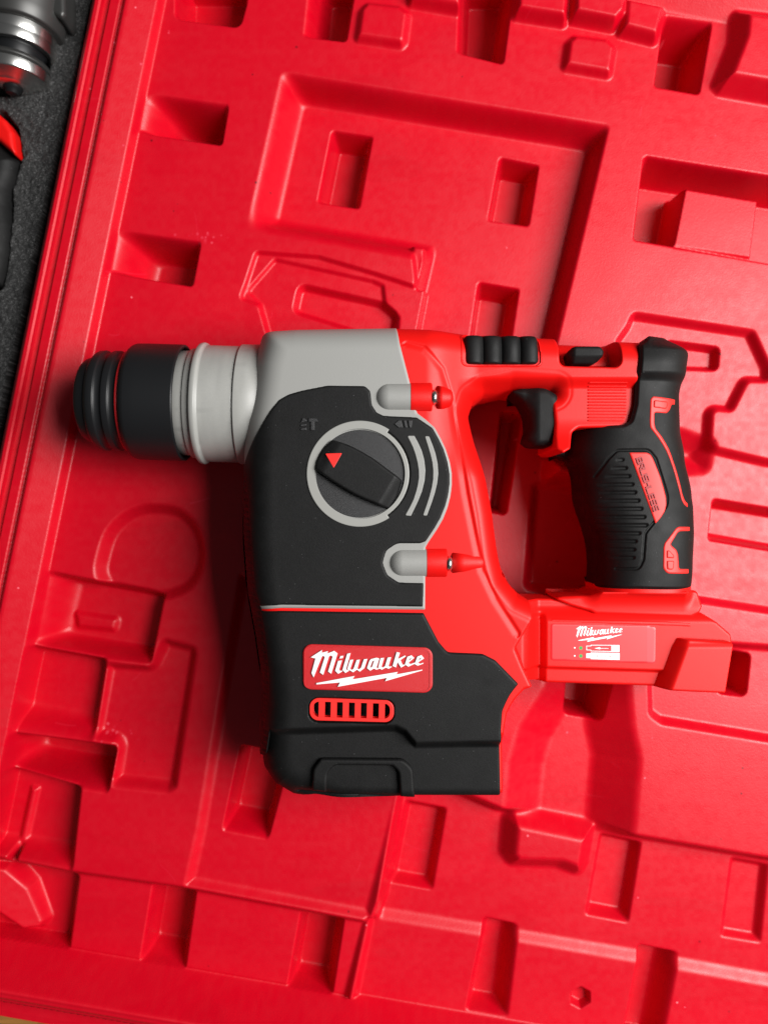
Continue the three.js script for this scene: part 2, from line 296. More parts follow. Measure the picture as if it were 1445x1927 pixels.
// --- left, middle
f([[176, 1075], [184, 1040], [196, 1000], [225, 968], [262, 950], [300, 948], [340, 955], [372, 985], [388, 1030], [384, 1075], [360, 1112], [322, 1128], [250, 1135], [190, 1110]], -24, { w: 16, r: 40 });

f([[86, 1076], [308, 1119], [281, 1252], [52, 1214]], -62, { w: [9.9, 6.6, 22, 54] });
f([[140, 1146], [162, 1150], [230, 1160], [222, 1190], [146, 1182]], -52, { w: 8.4, r: 10, z: -62, e: 4 });
f([[306, 1203], [366, 1218], [368, 1232], [330, 1482], [316, 1490], [207, 1478], [219, 1400], [176, 1390], [173, 1374], [196, 1248], [281, 1254]], -26, { w: 10.8, r: 12, e: 7 });
f([[52, 1216], [197, 1242], [172, 1392], [150, 1396], [18, 1374]], -54, { w: [6.6, 5.5, 6.6, 40], e: 7 });
f([[16, 1374], [222, 1400], [207, 1482], [9, 1448]], -108, { w: [20, 6.6, 24, 40], e: 7, z: -20 });
f([[-60, 1430], [10, 1448], [150, 1478], [132, 1640], [-80, 1610]], -54, { w: [5.5, 5.5, 5.5, 30], e: 7 });
f([[60, 1475], [78, 1480], [48, 1616], [30, 1612]], -46, { w: 6.0, r: 4, z: -54, e: 3 });
// --- step down to the field under the motor
f([[452, 1080], [478, 1080], [760, 1200], [760, 1500], [700, 1730], [690, 1732], [348, 1668], [372, 1560], [392, 1440]], -14, { w: 12.0, r: 6, e: 6 });
f([[455, 1404], [545, 1420], [503, 1578], [421, 1562]], -84, { w: [7.7, 7.7, 26, 8.8], z: -14, e: 4 });
// --- lower edge: lower strip with blocks and slots
f([[-80, 1600], [132, 1640], [343, 1670], [660, 1730], [704, 1738], [640, 1990], [133, 1876], [-80, 1840]], -34, { w: [6.6, 8.8, 5.5, 5.5, 5.5, 5.5, 5.5, 5.5], e: 5 });
feats[feats.length - 1].edges = null; feats[feats.length - 1].w = 16;
f([[293, 1660], [370, 1672], [349, 1822], [268, 1808]], -102, { w: [4.4, 7.7, 26, 9.9], z: -44, e: 4 });
f([[569, 1712], [646, 1726], [622, 1878], [542, 1862]], -102, { w: [4.4, 7.7, 26, 9.9], z: -44, e: 4 });
f([[-60, 1604], [152, 1642], [132, 1790], [-80, 1750]], -76, { w: 7.2, r: 8, z: -44, e: 5 });
f([[-80, 1590], [24, 1620], [64, 1664], [90, 1736], [78, 1752], [44, 1752], [-80, 1640]], (x) => -44 - 0.30 * (x + CX - 40), { w: 8, r: 10, z: -50, e: 5 });
// rims: seam on the left, wall of the lower edge
const seam = (y) => 207 - 0.2047 * y, rimLow = (x) => 1908 + 0.172 * x;
function caseHeight(x, y) {
  let h = 0;
  for (const F of feats) { const s = featureShare(F, x, y); if (s > 0) h += ((typeof F.to === 'number' ? F.to : F.to(x, y)) - h) * s; }
  const px = x / K(28) + CX, py = y / K(28) + CY, s = px - (207 - 0.2047 * py);
  let rim = -200;                                     // profile of the left rim
  if (s < 17) rim = 24; else if (s < 33) rim = 24 - 5 * smooth(17, 21, s) + 24 * smooth(21, 33, s) * 0.6; else rim = 33.4 - 15 * clamp((s - 33) / 54);
  if (s >= 28 && s < 40) rim -= 0.18 * Math.max(0, 4 - Math.abs(s - 33.5));
  const k = smooth(84, 96, s); let out = s < 84 ? Math.max(rim, 0) : Math.max(rim, 18) * (1 - k) + h * k;
  if (s > 96) out = h;
  // lower rim
  const rise = (b) => -38 + 92 * soft(clamp((150 - b) / 106), 0.07) - 14 * smooth(40, 24, b) - 30 * smooth(20, 6, b);
  const dist = (z) => rimLow(x / K(z) + CX) - (y / K(z) + CY);
  let b = dist(5); if (b < 200) { for (let i = 0; i < 3; i++) b = dist(rise(b)); }
  if (b < 152) { const k = smooth(152, 144, b); out = out * (1 - k) + Math.max(rise(b), px < 120 ? -60 : -99) * k; }
  return out + 0.5 * (L32(x / 55 + 9, y / 55) - 0.5);
}
{
  const P = [U(seam(-170), -170, 28), U(1640, -170), U(1640, 2190), U(900, rimLow(900) + 2, 8), U(-100, rimLow(-100) + 2, 8), U(-130, 1646, 28)];
  part('lid_shell', relief(P, (x, y) => caseHeight(x, y), { cell: 2.1, base: -148, under: 4, cap: false }), M.casing, toolCase);
}
// the other half of the case: its rim to the left of the seam
{
  const prof = [[-40, -110], [-40, 8], [-37, 12], [-26, 30], [-23, 32], [-17, 32], [-14, 29], [-13, 15], [-3, 13], [-1.5, 10], [-1.5, -110]];
  const pos = [], idx = [], n = prof.length, ys = [-200, 300, 700, 1100, 1500, 1900];
  for (const y of ys) for (const [o, z] of prof) { const u = U(seam(y) + o, y, 25); pos.push(u[0], u[1], z); }
  for (let r = 0; r + 1 < ys.length; r++) for (let i = 0; i + 1 < n; i++) { const a = r * n + i, b = a + 1, c = a + n, d = c + 1; idx.push(a, c, b, b, c, d); }
  part('base_rim', toGeometry(pos, idx).toNonIndexed(), M.casing, toolCase, 'raised red rim beside the black foam');
  toolCase.children[1].geometry.computeVertexNormals();
}

// ---------------------------------------------------------------- foam and the tool lying in it
{
  const foam = thing('foam_insert', 'black fuzzy foam insert beside the red rim at the left', 'foam', -620, -650);
  const P = [U(-560, -260), U(240, -260), U(163, 0), U(0, 716), U(-215, 1660), U(-560, 1660)];
  const hole = outline([[-200, -200], [122, -200], [118, 34], [100, 60], [94, 90], [92, 146], [76, 158], [50, 166], [38, 178], [-10, 182], [-200, 160]], 8, -20);
  const hole2 = outline([[-200, 196], [8, 212], [34, 244], [42, 296], [24, 358], [23, 418], [16, 492], [6, 545], [-200, 545]], 10, -20);
  const n3 = (x, y) => 5 * (L256(x / 3, y / 3) - 0.5) + 4 * (L128(x / 7, y / 7) - 0.5) + 6 * (L32(x / 26, y / 26) - 0.5);
  part('foam_block', relief(P, (x, y) => {
    const d1 = signedDistance(hole, x, y), d2 = signedDistance(hole2, x, y), d = Math.max(d1, d2), py = y + CY;
    return -16 + n3(x, y) - 60 * smooth(-4, 4, d) - (py > 548 ? 6 : 0) * smooth(548, 556, py);
  }, { cell: 2.6, base: -140, under: 2 }), M.foam, foam);
}
{
  const g = thing('angle_grinder', 'angle grinder with a shiny metal gear head lying in black foam', 'grinder', -720, -800);
  const tip = U(24, 178, 10), dir = [0.12, -0.993, 0.0], at = [tip[0], tip[1], 10];
  part('spindle_nut', turned([[0, 0], [0, 8.69], [1.6, 11.85], [8, 12.64], [9.6, 17.38], [14.4, 18.17]], at, dir), M.blackSmooth, g);
  part('flange_disc', turned([[12.8, 0], [12.8, 23.7], [16, 33.18], [19.2, 36.34], [26.4, 58.46], [28.8, 61.62], [44.8, 62.41], [45.6, 60.83], [45.6, 15.8]], at, dir, 96), M.steel, g);
  part('spacer_ring', turned([[46, 23.7], [46, 61.62], [57.6, 60.83], [58.4, 47.4]], at, dir), M.steelDark, g);
  part('neck', turned([[58.4, 45.82], [76.8, 48.98], [77.6, 55.3], [77.6, 31.6]], at, dir), M.blackSmooth, g);
  part('gear_collar', turned([[77.6, 31.6], [77.6, 63.2], [80, 65.57], [95.2, 66.36], [96, 64.78], [96.8, 66.36], [113.6, 67.15], [115.2, 65.57], [115.2, 31.6]], at, dir, 96), M.steel, g);
  part('gear_housing', turned([[115.2, 31.6], [115.2, 72.68], [120, 77.42], [140.8, 80.58], [200, 82.16]], at, dir), M.steelDark, g);
  part('gear_box', relief(outline([[76, -60], [122, -60], [124, 26], [118, 36], [98, 26], [70, 8]], 5, 40), (x, y, d) => 44 - edge(d, 8), { cell: 2, base: -60 }), M.steelDark, g);
  const sc = U(68, 4, 50);
  part('bolt', turned([[0, 12], [8, 12], [11, 8], [6, 7.5], [5, 0]], [sc[0], sc[1], 44], [0, 0, 1], 6), M.blackSmooth, g);
  part('red_collar', relief(outline([[-44, 178], [-6, 210], [12, 226], [26, 248], [31, 287], [28, 291], [-5, 262], [-44, 230]], 3, 10), (x, y, d) => 14 - edge(d, 10), { cell: 2, base: -60 }), M.housing, g);
  part('handle', relief(outline([[-160, 200], [-20, 246], [0, 263], [28, 290], [32, 299], [28, 328], [18, 352], [16, 385], [19, 420], [16, 468], [10, 500], [0, 536], [-160, 538]], 8, 0), (x, y, d) => 8 - oval(d, 34, 44), { cell: 2, base: -70 }), M.rubber, g);
}

// script lettering and the bolt under it, as outlines [shape, hole]
const LOGO = [
  [[[108, 178], [228, 100], [224, 130], [290, 112], [283, 138], [352, 110], [390, 138], [324, 350], [290, 326], [338, 170], [318, 158], [300, 170], [240, 362], [204, 336], [256, 176], [240, 160], [226, 172], [140, 388], [117, 342], [158, 190]]],
  [[[394, 216], [437, 208], [405, 308], [418, 322], [432, 315], [440, 325], [397, 351], [364, 318]]], [[[418, 165], [452, 160], [444, 187], [408, 191]]],
  [[[490, 140], [527, 132], [478, 300], [490, 315], [503, 308], [510, 318], [472, 342], [440, 310]]],
  [[[520, 206], [555, 200], [522, 300], [536, 310], [556, 298], [588, 206], [624, 200], [596, 296], [610, 304], [634, 288], [664, 198], [702, 193], [670, 290], [622, 328], [592, 308], [552, 335], [518, 314], [490, 303]]],
  [[[738, 196], [792, 182], [826, 190], [796, 284], [808, 294], [824, 286], [830, 296], [796, 308], [768, 296], [730, 318], [697, 290], [722, 214]], [[752, 215], [778, 205], [754, 280], [738, 290], [728, 278]]],
  [[[838, 186], [876, 182], [848, 276], [860, 286], [884, 272], [912, 180], [950, 176], [922, 268], [934, 278], [950, 270], [956, 280], [924, 298], [892, 286], [852, 308], [814, 288]]],
  [[[1006, 124], [1042, 130], [1020, 196], [1092, 158], [1102, 168], [1046, 207], [1068, 258], [1090, 252], [1094, 262], [1052, 286], [1016, 226], [1000, 284], [964, 268]]],
  [[[1118, 172], [1160, 156], [1190, 184], [1138, 228], [1128, 240], [1150, 248], [1198, 232], [1202, 243], [1128, 276], [1092, 252]], [[1138, 190], [1158, 180], [1164, 194], [1130, 218]]],
  [[[1222, 170], [1264, 154], [1293, 190], [1240, 224], [1230, 236], [1250, 246], [1284, 234], [1287, 244], [1226, 266], [1194, 248]], [[1242, 188], [1260, 178], [1268, 192], [1234, 214]]],
  [[[168, 447], [570, 372], [545, 408], [1020, 330], [1003, 357], [1275, 306], [1275, 315], [885, 428], [905, 392], [390, 486], [415, 441], [168, 462]]],
];

// ---------------------------------------------------------------- rotary hammer
const drill = thing('rotary_hammer', 'red, grey and black cordless rotary hammer drill lying across the case', 'power drill', 0, 60, 2);
drill.position.y = 0;
const FACE = 250;
const leftSide = lineOf([[520, 560], [500, 640], [484, 700], [468, 800], [465, 880], [465, 1000], [473, 1110], [479, 1140], [488, 1190], [495, 1240], [500, 1300], [497, 1345], [494, 1395], [499, 1428], [520, 1460], [556, 1481], [600, 1490]], 125);
const topSide = lineOf([[440, 628], [560, 621], [745, 618], [900, 622], [1300, 640]], 190);
const opening = lineOf([[1034, 740], [961, 735], [936, 741], [912, 745], [891, 760], [883, 784], [894, 835], [911, 904], [922, 963], [932, 1039], [942, 1081], [967, 1112], [1003, 1129]], 175);
const lowSide = lineOf([[560, 1491], [780, 1495], [945, 1496]], 215);
const ledge = lineOf([[460, 1384], [538, 1371], [744, 1364], [762, 1372], [782, 1396], [900, 1394], [1000, 1393]], 245);
const vent = outline([[583, 1313], [740, 1318], [740, 1359], [583, 1355]], 17, 248);
const pocket = outline([[1052, 606], [1172, 612], [1168, 690], [1054, 687]], 12, 214);
function bodyTop(x, y) {                                   // face of the body without the handle
  let z = FACE - oval(lineDistance(leftSide, x, y), 64, 122, 2.4);
  if (y < -120) { const p = FACE - z, q = oval(lineDistance(topSide, x, y), 46, 74, 2.1); z = FACE - Math.cbrt(p * p * p + q * q * q); }
  return z;
}
function motorTop(x, y, d) {
  let z = bodyTop(x, y);
  let lo = signedBelow(ledge, x, y);                       // the lower strip lies deeper
  z -= 24 * smooth(-3, 15, lo);
  z -= oval(lineDistance(lowSide, x, y), 16, 12);
  return z;
}
function signedBelow(L, x, y) { for (let i = 1; i < L.length; i++) if (x <= L[i][0]) { const t = (x - L[i - 1][0]) / (L[i][0] - L[i - 1][0]); return y - (L[i - 1][1] + t * (L[i][1] - L[i - 1][1])); } return y - L[L.length - 1][1]; }
function redTop(x, y) {
  const px = x / K(235) + CX, py = y / K(235) + CY;
  let z = bodyTop(x, y) - 36 * smooth(800, 905, px) * smooth(900, 780, py);
  if (py < 900 && px > 770) { z -= 16 * smooth(703, 726, py) * smooth(860, 930, px) * smooth(900, 810, py); }
  z -= oval(lineDistance(opening, x, y), 34, 62, 2.1);
  { const q = lineDistance(opening, x, y); z -= 0.7 * smooth(3.5, 0.5, Math.abs(q - 31)); }
  if (px > 740 && px < 1000 && py < 1215) { const c = lineDistance(crease, x, y); if (c < 9) { const g = rightOf(crease, x, y); z -= 2.4 * smooth(-6, 6, g * c) - (g > 0 ? 2.4 * smooth(5, 9, c) : 0); } }
  const dp = signedDistance(pocket, x, y); if (dp > -5) z -= 44 * smooth(-2, 7, dp);
  if (py > 1200 && px < 1000) { z -= 26 * smooth(-14, 12, signedBelow(ledge, x, y)); if (px > 560 && px < 770) z -= 50 * smooth(-9, -3, signedDistance(vent, x, y)); }
  z -= oval(lineDistance(lowSide, x, y), 12, 10);
  return z - 2;
}
const DC = U(677, 891.4, 256);                             // centre of the mode dial
const crease = lineOf([[765, 652], [795, 660], [828, 696], [846, 750], [860, 850], [872, 930], [886, 1000], [902, 1075], [928, 1130], [968, 1192]], 240);
function rightOf(L, x, y) { for (let i = 1; i < L.length; i++) if (y <= L[i][1] || i === L.length - 1) { const dx = L[i][0] - L[i - 1][0], dy = L[i][1] - L[i - 1][1]; return (x - L[i - 1][0]) * dy - (y - L[i - 1][1]) * dx > 0 ? 1 : -1; } }
const MAIN = { base: 6, under: 14 };
{
  const P = outline([[512, 640, 8, 125], [560, 622, 10, 190], [745, 618, 0, 200], [900, 621, 0, 210], [1215, 634, 3, 205], [1219, 645, 4, 205], [1204, 650, 3, 205], [1198, 700, 0, 200], [1194, 765, 0, 190], [1180, 798, 12, 180], [1164, 806, 3, 175], [1080, 808, 14, 170], [1066, 818, 8, 160], [1056, 850, 5, 150], [1042, 858, 3, 150], [1030, 850, 6, 150], [1036, 800, 0, 160], [1034, 740, 4, 175], [961, 735, 10, 175], [936, 741, 10, 175], [912, 745, 14, 175], [891, 760, 20, 175], [883, 784, 16, 175], [894, 835, 30, 175], [911, 904, 60, 175], [922, 963, 60, 175], [932, 1039, 60, 175], [942, 1081, 40, 175], [967, 1112, 30, 175], [988, 1126, 4, 178], [991, 1156, 10, 190], [961, 1212, 6, 200], [975, 1246, 10, 200], [992, 1282, 4, 200], [980, 1290, 4, 215], [960, 1311, 30, 215], [948, 1335, 20, 215], [943, 1365, 20, 215], [945, 1492, 3, 215], [780, 1482, 0, 200], [600, 1470, 30, 130], [560, 1462, 0, 125], [530, 1446, 30, 125], [510, 1420, 30, 125], [502, 1395, 30, 125], [506, 1345, 20, 125], [508, 1300, 30, 125], [502, 1240, 30, 125], [495, 1190, 20, 125], [486, 1140, 20, 125], [480, 1110, 30, 125], [471, 1000, 60, 125], [470, 880, 60, 125], [477, 800, 60, 125], [494, 700, 30, 125]]);
  part('housing', relief(P, (x, y, d) => redTop(x, y) - edge(d, 5), { cell: 1.8, ...MAIN, cap: false }), M.housing, drill);
}
part('ribbed_side', relief(outline([[466, 876, 3, 122], [480, 880, 0, 150], [490, 1000, 0, 185], [498, 1130, 0, 190], [514, 1200, 0, 190], [520, 1260, 0, 190], [522, 1310, 0, 190], [510, 1400, 3, 170], [500, 1396, 3, 122], [500, 1345, 20, 122], [501, 1300, 30, 122], [494, 1240, 30, 122], [487, 1190, 20, 122], [478, 1140, 20, 122], [472, 1110, 30, 122], [464, 1000, 60, 122]]), (x, y, d) => bodyTop(x, y) + 1.6 + 1.3 * Math.sin(y * 0.62) * smooth(46, 30, lineDistance(leftSide, x, y)), { cell: 1.6, base: 10, under: 10, cap: false }), M.rubber, drill);
{ // grey gear case, with the pocket for the lower screw boss
  const P = outline([[499, 648, 8, 125], [516, 632, 16, 160], [560, 621, 12, 190], [745, 617, 2, 200], [752, 650, 0, 235], [771, 719, 2, 248], [785, 777, 2, 250], [800, 788, 8, 251], [818, 804, 10, 251], [840, 844, 30, 251], [852, 891, 30, 251], [849, 934, 30, 251], [835, 978, 30, 251], [806, 1021, 4, 251], [801, 1030, 0, 251], [800, 1148, 2, 251], [530, 1144, 0, 246], [498, 1139, 4, 180], [488, 1112, 30, 180], [480, 1000, 60, 175], [471, 890, 60, 140], [466, 800, 60, 122], [482, 700, 30, 122]]);
  part('gear_case', relief(P, (x, y, d) => bodyTop(x, y) + 0.6 - edge(d, 3), { cell: 1.8, ...MAIN }), M.grey, drill);
}
{ // black rubber panel round the dial
  const P = outline([[526, 752, 12, 249], [544, 742, 20, 250], [567, 735, 30, 250], [617, 725, 20, 252], [687, 726, 10, 252], [697, 736, 6, 252], [700, 762, 8, 252], [709, 776, 10, 252], [722, 782, 6, 252], [784, 785, 6, 252], [814, 805, 16, 252], [836, 844, 30, 252], [847.5, 891, 30, 252], [844.5, 931, 30, 252], [830, 975, 30, 252], [801, 1019, 4, 252], [790, 1023, 4, 252], [747, 1023, 16, 252], [727, 1036, 14, 252], [720, 1059, 14, 252], [729, 1082, 14, 252], [750, 1096, 14, 252], [797, 1097, 2, 252], [796, 1142, 2, 252], [530, 1138, 6, 247], [498, 1133, 3, 180], [487, 1108, 30, 180], [480, 1000, 60, 176], [475, 930, 30, 165], [470, 880, 10, 140], [480, 845, 30, 178], [496, 803, 30, 222], [510, 774, 14, 240]]);
  const o = part('control_panel', relief(P, (x, y, d) => bodyTop(x, y) + 3.2 - edge(d, 3.2) - 12 * smooth(-1, 2, 78 - Math.hypot(x - DC[0], y - DC[1])), { cell: 1.8, base: 60, under: 4 }), M.rubber, drill);
  // embossed marks: hammer with bit, and bit alone
  const marks = [[[566, 795], [569, 788], [572, 786], [577, 790], [577, 793], [566, 796]], [[566, 799], [577, 797], [577, 801], [566, 803]], [[566, 806], [577, 804], [577, 810], [566, 810]],
    [[581, 787], [595, 787], [599, 793], [597, 794], [592, 794], [592, 810], [585, 810], [585, 794], [581, 794]],
    [[742, 798], [750, 791], [755, 791], [758, 805], [750, 805]], [[759, 791], [764, 791], [767, 805], [762, 805]], [[768, 791], [776, 791], [774, 805], [770, 805]]];
  for (const m of marks) part('embossed_mark', plate(outline(m, 0.8, 254), 255.4, 2.4, 0.7), M.black, o);
  const arcs = [[[766, 820], [779.5, 820], [794, 847], [802, 885], [795, 925], [773, 971], [762, 970], [779, 940], [789, 899], [786, 870], [777, 841]], [[799, 820.5], [807, 821], [820, 853], [826, 891], [818.5, 928], [803, 970.5], [795.5, 970], [808, 934], [815.5, 902], [814, 870], [805.5, 841]]];
  for (const a of arcs) part('grey_arc', plate(outline(a.map((p, i) => [p[0], p[1], [0, 1, 5, 6].includes(i) ? 2 : 60]), 0, 254), 254.4, 4, 0.8), M.grey, o);
}
{ // mode dial: split grey ring, black disc, raised knob with a red pointer
  const dial = new THREE.Group(); dial.name = 'mode_dial'; drill.add(dial);
  const k = K(256), R = (r, a0, a1, n) => circle(DC[0], DC[1], r * k, a0, a1, n);
  const a = 0.985, outer = [...R(100, a, Math.PI * 2 - a, 90), ...R(93, -a, a, 40)];
  part('dial_ring', plate(outer, 255.5, 12, 1.2, [R(86.5, 0, Math.PI * 2, 96)]), M.greyLight, dial);
  part('dial_disc', turned([[-12, 10], [-12, 83.6 * k], [-1, 83.6 * k], [0.5, 82 * k], [0.5, 0]], [DC[0], DC[1], 251], [0, 0, 1], 96), M.black, dial);
  const knob = outline([[601, 853, 6], [612, 838, 10], [626, 827, 4], [658, 837, 60], [700, 860, 60], [730, 883, 60], [753, 900, 3], [757, 905, 4], [748, 935, 16], [733, 959, 4], [726, 957, 4], [701, 946, 60], [667, 932, 60], [620, 903, 60], [592, 882, 3], [594, 868, 6]], 4, 266);
  part('dial_knob', relief(knob, (x, y, d) => { const px = x / K(266) + CX, py = y / K(266) + CY, s = (px - 677) * 0.86 + (py - 893) * 0.51; return 265.5 - edge(d, 4) - 11 * smooth(56, 84, s) - 5 * smooth(-58, -86, s); }, { cell: 1.3, base: 246, under: 0 }), M.rubber, dial);
  part('dial_pointer', plate(outline([[612, 853.5], [644, 852.5], [628, 881]], 1, 265), 266, 5, 0.8), M.accent, dial);
}
function boss(x0, x1, xr, xs, xt, xe, py, r, name) {
  const g = new THREE.Group(); g.name = 'screw_boss'; drill.add(g); const z = 246, k = K(z), y = U(0, py, z)[1], X = (p) => U(p, 0, z)[0];
  const R = r * k, cap = []; for (let i = 0; i <= 10; i++) { const t = i / 10 * Math.PI / 2; cap.push([R - R * Math.cos(t), R * Math.sin(t)]); }
  part('boss_cap', turned([...cap, [X(x1) - X(x0), R]], [X(x0), y, z - 8], [1, 0, 0], 48), M.grey, g);
  part('boss_sleeve', turned([[0, R * 0.6], [0, R], [1, R + 0.6], [X(xr) - X(x1) - 2, R + 0.6], [X(xr) - X(x1), R - 1.5], [X(xr) - X(x1), 4]], [X(x1), y, z - 8], [1, 0, 0], 48), M.housing, g);
  const q = R * 0.5; part('screw', turned([[0, 0], [0, q], [4, q], [7, q * 0.9], [8.5, q * 0.55], [8, q * 0.3], [4, q * 0.25], [4, 0]], [X(xr) - 0.5, y + 1, z + 6], [1, 0, 0], 32), M.steel, g, 'round steel screw head');
  const L = X(xe) - X(xs), w = R * 0.92;
  part('boss_tail', turned([[0, 2], [0, w * 0.92], [L * 0.35, w * 0.84], [L * 0.75, w * 0.66], [L * 0.88, w * 0.56], [L * 0.96, w * 0.44], [L * 0.99, w * 0.28], [L, 1]], [X(xs), y, z - 10 - (xt || 0)], [1, 0, 0], 40), M.housing, g);
}
boss(704, 772, 813, 823, 0, 853, 747.5, 28.5);
boss(729, 802, 841, 851, 0, 914, 1059, 28.5);
{ // barrel and chuck, turned about the tool's axis
  const za = 128, k = K(za), A = U(150, 753, za), B = U(470, 762.5, za), dx = B[0] - A[0], dy = B[1] - A[1], L = Math.hypot(dx, dy), dir = [dx / L, dy / L, 0.0];
  const T = (px) => (px - 150) * k, prof = (l) => l.map(([p, r]) => [T(p), r * k]);
  const g = new THREE.Group(); g.name = 'chuck'; drill.add(g);
  part('nose_cap', turned(prof([[176, 0], [176, 22], [170, 24], [163, 26], [161, 32], [161, 55], [162.5, 66], [166, 73], [172, 78], [182, 81], [192, 82]]), [A[0], A[1], za], dir, 96), M.blackSmooth, g);
  part('lock_sleeve', turned(prof([[186, 60], [185, 80], [187, 86], [191, 90.5], [196, 93], [204, 93.5], [206.5, 92.5], [208, 89], [218, 88.5], [220, 92.5], [222, 93.5], [231, 93.5], [233, 92.5], [234.5, 89.5], [243, 89], [245, 92.5], [246, 93], [247, 80]]), [A[0], A[1], za], dir, 96), M.blackSmooth, g);
  part('red_ring', turned(prof([[245, 80], [245, 93.8], [247, 94.6], [250, 94.6], [251.5, 93], [252, 80]]), [A[0], A[1], za], dir, 96), M.badge, g);
  part('collar', turned(prof([[251, 80], [251.5, 97], [254, 102], [259, 106], [265, 108], [285, 108.5], [347, 108.5], [350, 108], [351, 106], [350, 101], [330, 100.5], [330, 90]]), [A[0], A[1], za], dir, 96), M.blackSmooth, g);
  part('barrel', turned(prof([[328, 60], [328, 97.5], [364, 97.5], [366, 98.5], [367, 102], [376, 102.5], [379, 104], [380, 110], [382, 112.5], [388, 113.5], [391, 112], [393, 109], [396, 108.5], [452, 108.5], [455, 108], [456, 106.5], [457, 111.5], [459, 112], [520, 113], [520, 60]]), [A[0], A[1], za], dir, 110), M.barrel, drill);
  // side knob of the lower housing
  const s = new THREE.SphereGeometry(1, 28, 18); s.scale(13, 22, 30); const u = U(503, 1350, 120); s.rotateY(-0.22); s.translate(u[0] - OX, 120, u[1] - OY); s.scale(S, S, S); part('brush_cap', s, M.blackSmooth, drill);
}
{ // motor housing
  const P = outline([[498, 1142, 3, 180], [530, 1149, 6, 246], [797, 1154, 3, 252], [800, 1160, 4, 252], [825, 1208, 14, 252], [842, 1228, 14, 252], [908, 1231, 16, 252], [932, 1243, 14, 252], [975, 1287, 3, 250], [957, 1307, 30, 246], [943, 1335, 24, 240], [940, 1367, 24, 236], [939.5, 1495, 4, 216], [780, 1495, 0, 214], [592, 1489, 20, 190], [558, 1480, 30, 135], [521, 1459, 30, 122], [499, 1427, 30, 122], [494, 1396, 20, 122], [504, 1348, 20, 150], [514, 1300, 30, 180], [511, 1240, 30, 180], [505, 1190, 20, 180]]);
  const o = part('motor_housing', relief(P, (x, y, d) => motorTop(x, y) + 3.2 - edge(d, 3.2) - 46 * smooth(-1.5, 1.5, signedDistance(vent, x, y)), { cell: 1.8, ...MAIN }), M.rubber, drill);
  // vent: red frame, bars and dark inside
  const z = 254, inner = outline([[588.5, 1318.5], [735, 1323], [735, 1354], [588.5, 1350]], 12, z), outer = outline([[582.5, 1313], [741, 1318], [741, 1359.5], [582.5, 1355.5]], 17, z);
  const v = new THREE.Group(); v.name = 'vent'; drill.add(v);
  part('vent_frame', plate(outer, z + 0.6, 12, 1, [inner]), M.accent, v);
  for (let i = 0; i < 6; i++) { const px = 605.5 + i * 22.6, py = 1336 + i * 0.75 - 0.6, u = U(px, py, z - 2); part('vent_bar', box(u[0], u[1], z - 7, 9.4, 31, 12, -0.02), M.accent, v); }
  part('vent_screen', plate(outer, 215, 4, 0), M.dark, v);
  // hoop on the lower edge
  const hp = outline([[587, 1490, 2, 234], [589, 1447, 22, 238], [603, 1429, 0, 238], [608, 1428, 14, 238], [758, 1429, 20, 238], [777, 1446, 20, 238], [780, 1498, 2, 224], [753, 1496, 2, 224], [750, 1452, 16, 238], [738, 1441, 4, 238], [630, 1440, 14, 238], [617, 1454, 14, 238], [614, 1490, 2, 230]]);
  part('hoop', relief(hp, (x, y, d) => motorTop(x, y) + 14 + 8 * smooth(-2, 15, lineDistance(lowSide, x, y)) * 0 - edge(d, 4), { cell: 1.4, base: 60, under: 2 }), M.rubber, drill);
  // badge with raised lettering
  const bz = 256, b = new THREE.Group(); b.name = 'logo_badge'; drill.add(b);
  part('badge_plate', plate(outline([[570, 1212], [814, 1219], [814, 1304.5], [570, 1297.5]], 17, bz), bz, 7, 1.5), M.badge, b);
  const B = (p) => U(565 + p[0] / 5.558, 1205 + p[1] / 5.558, bz + 2);
  const rimO = outline([[40, 56], [1360, 92], [1362, 540], [36, 506]].map((p) => [565 + p[0] / 5.558, 1205 + p[1] / 5.558]), 12, bz + 1), rimI = outline([[48, 64], [1352, 100], [1354, 532], [44, 498]].map((p) => [565 + p[0] / 5.558, 1205 + p[1] / 5.558]), 11, bz + 1);
  part('badge_line', plate(rimO, bz + 0.7, 2, 0.4, [rimI]), M.badge, b);
  for (const [shape, hole] of LOGO) part('raised_letter', plate(shape.map(B), bz + 2.6, 3.2, 0.5, hole ? [hole.map(B)] : []), M.white, b);
}
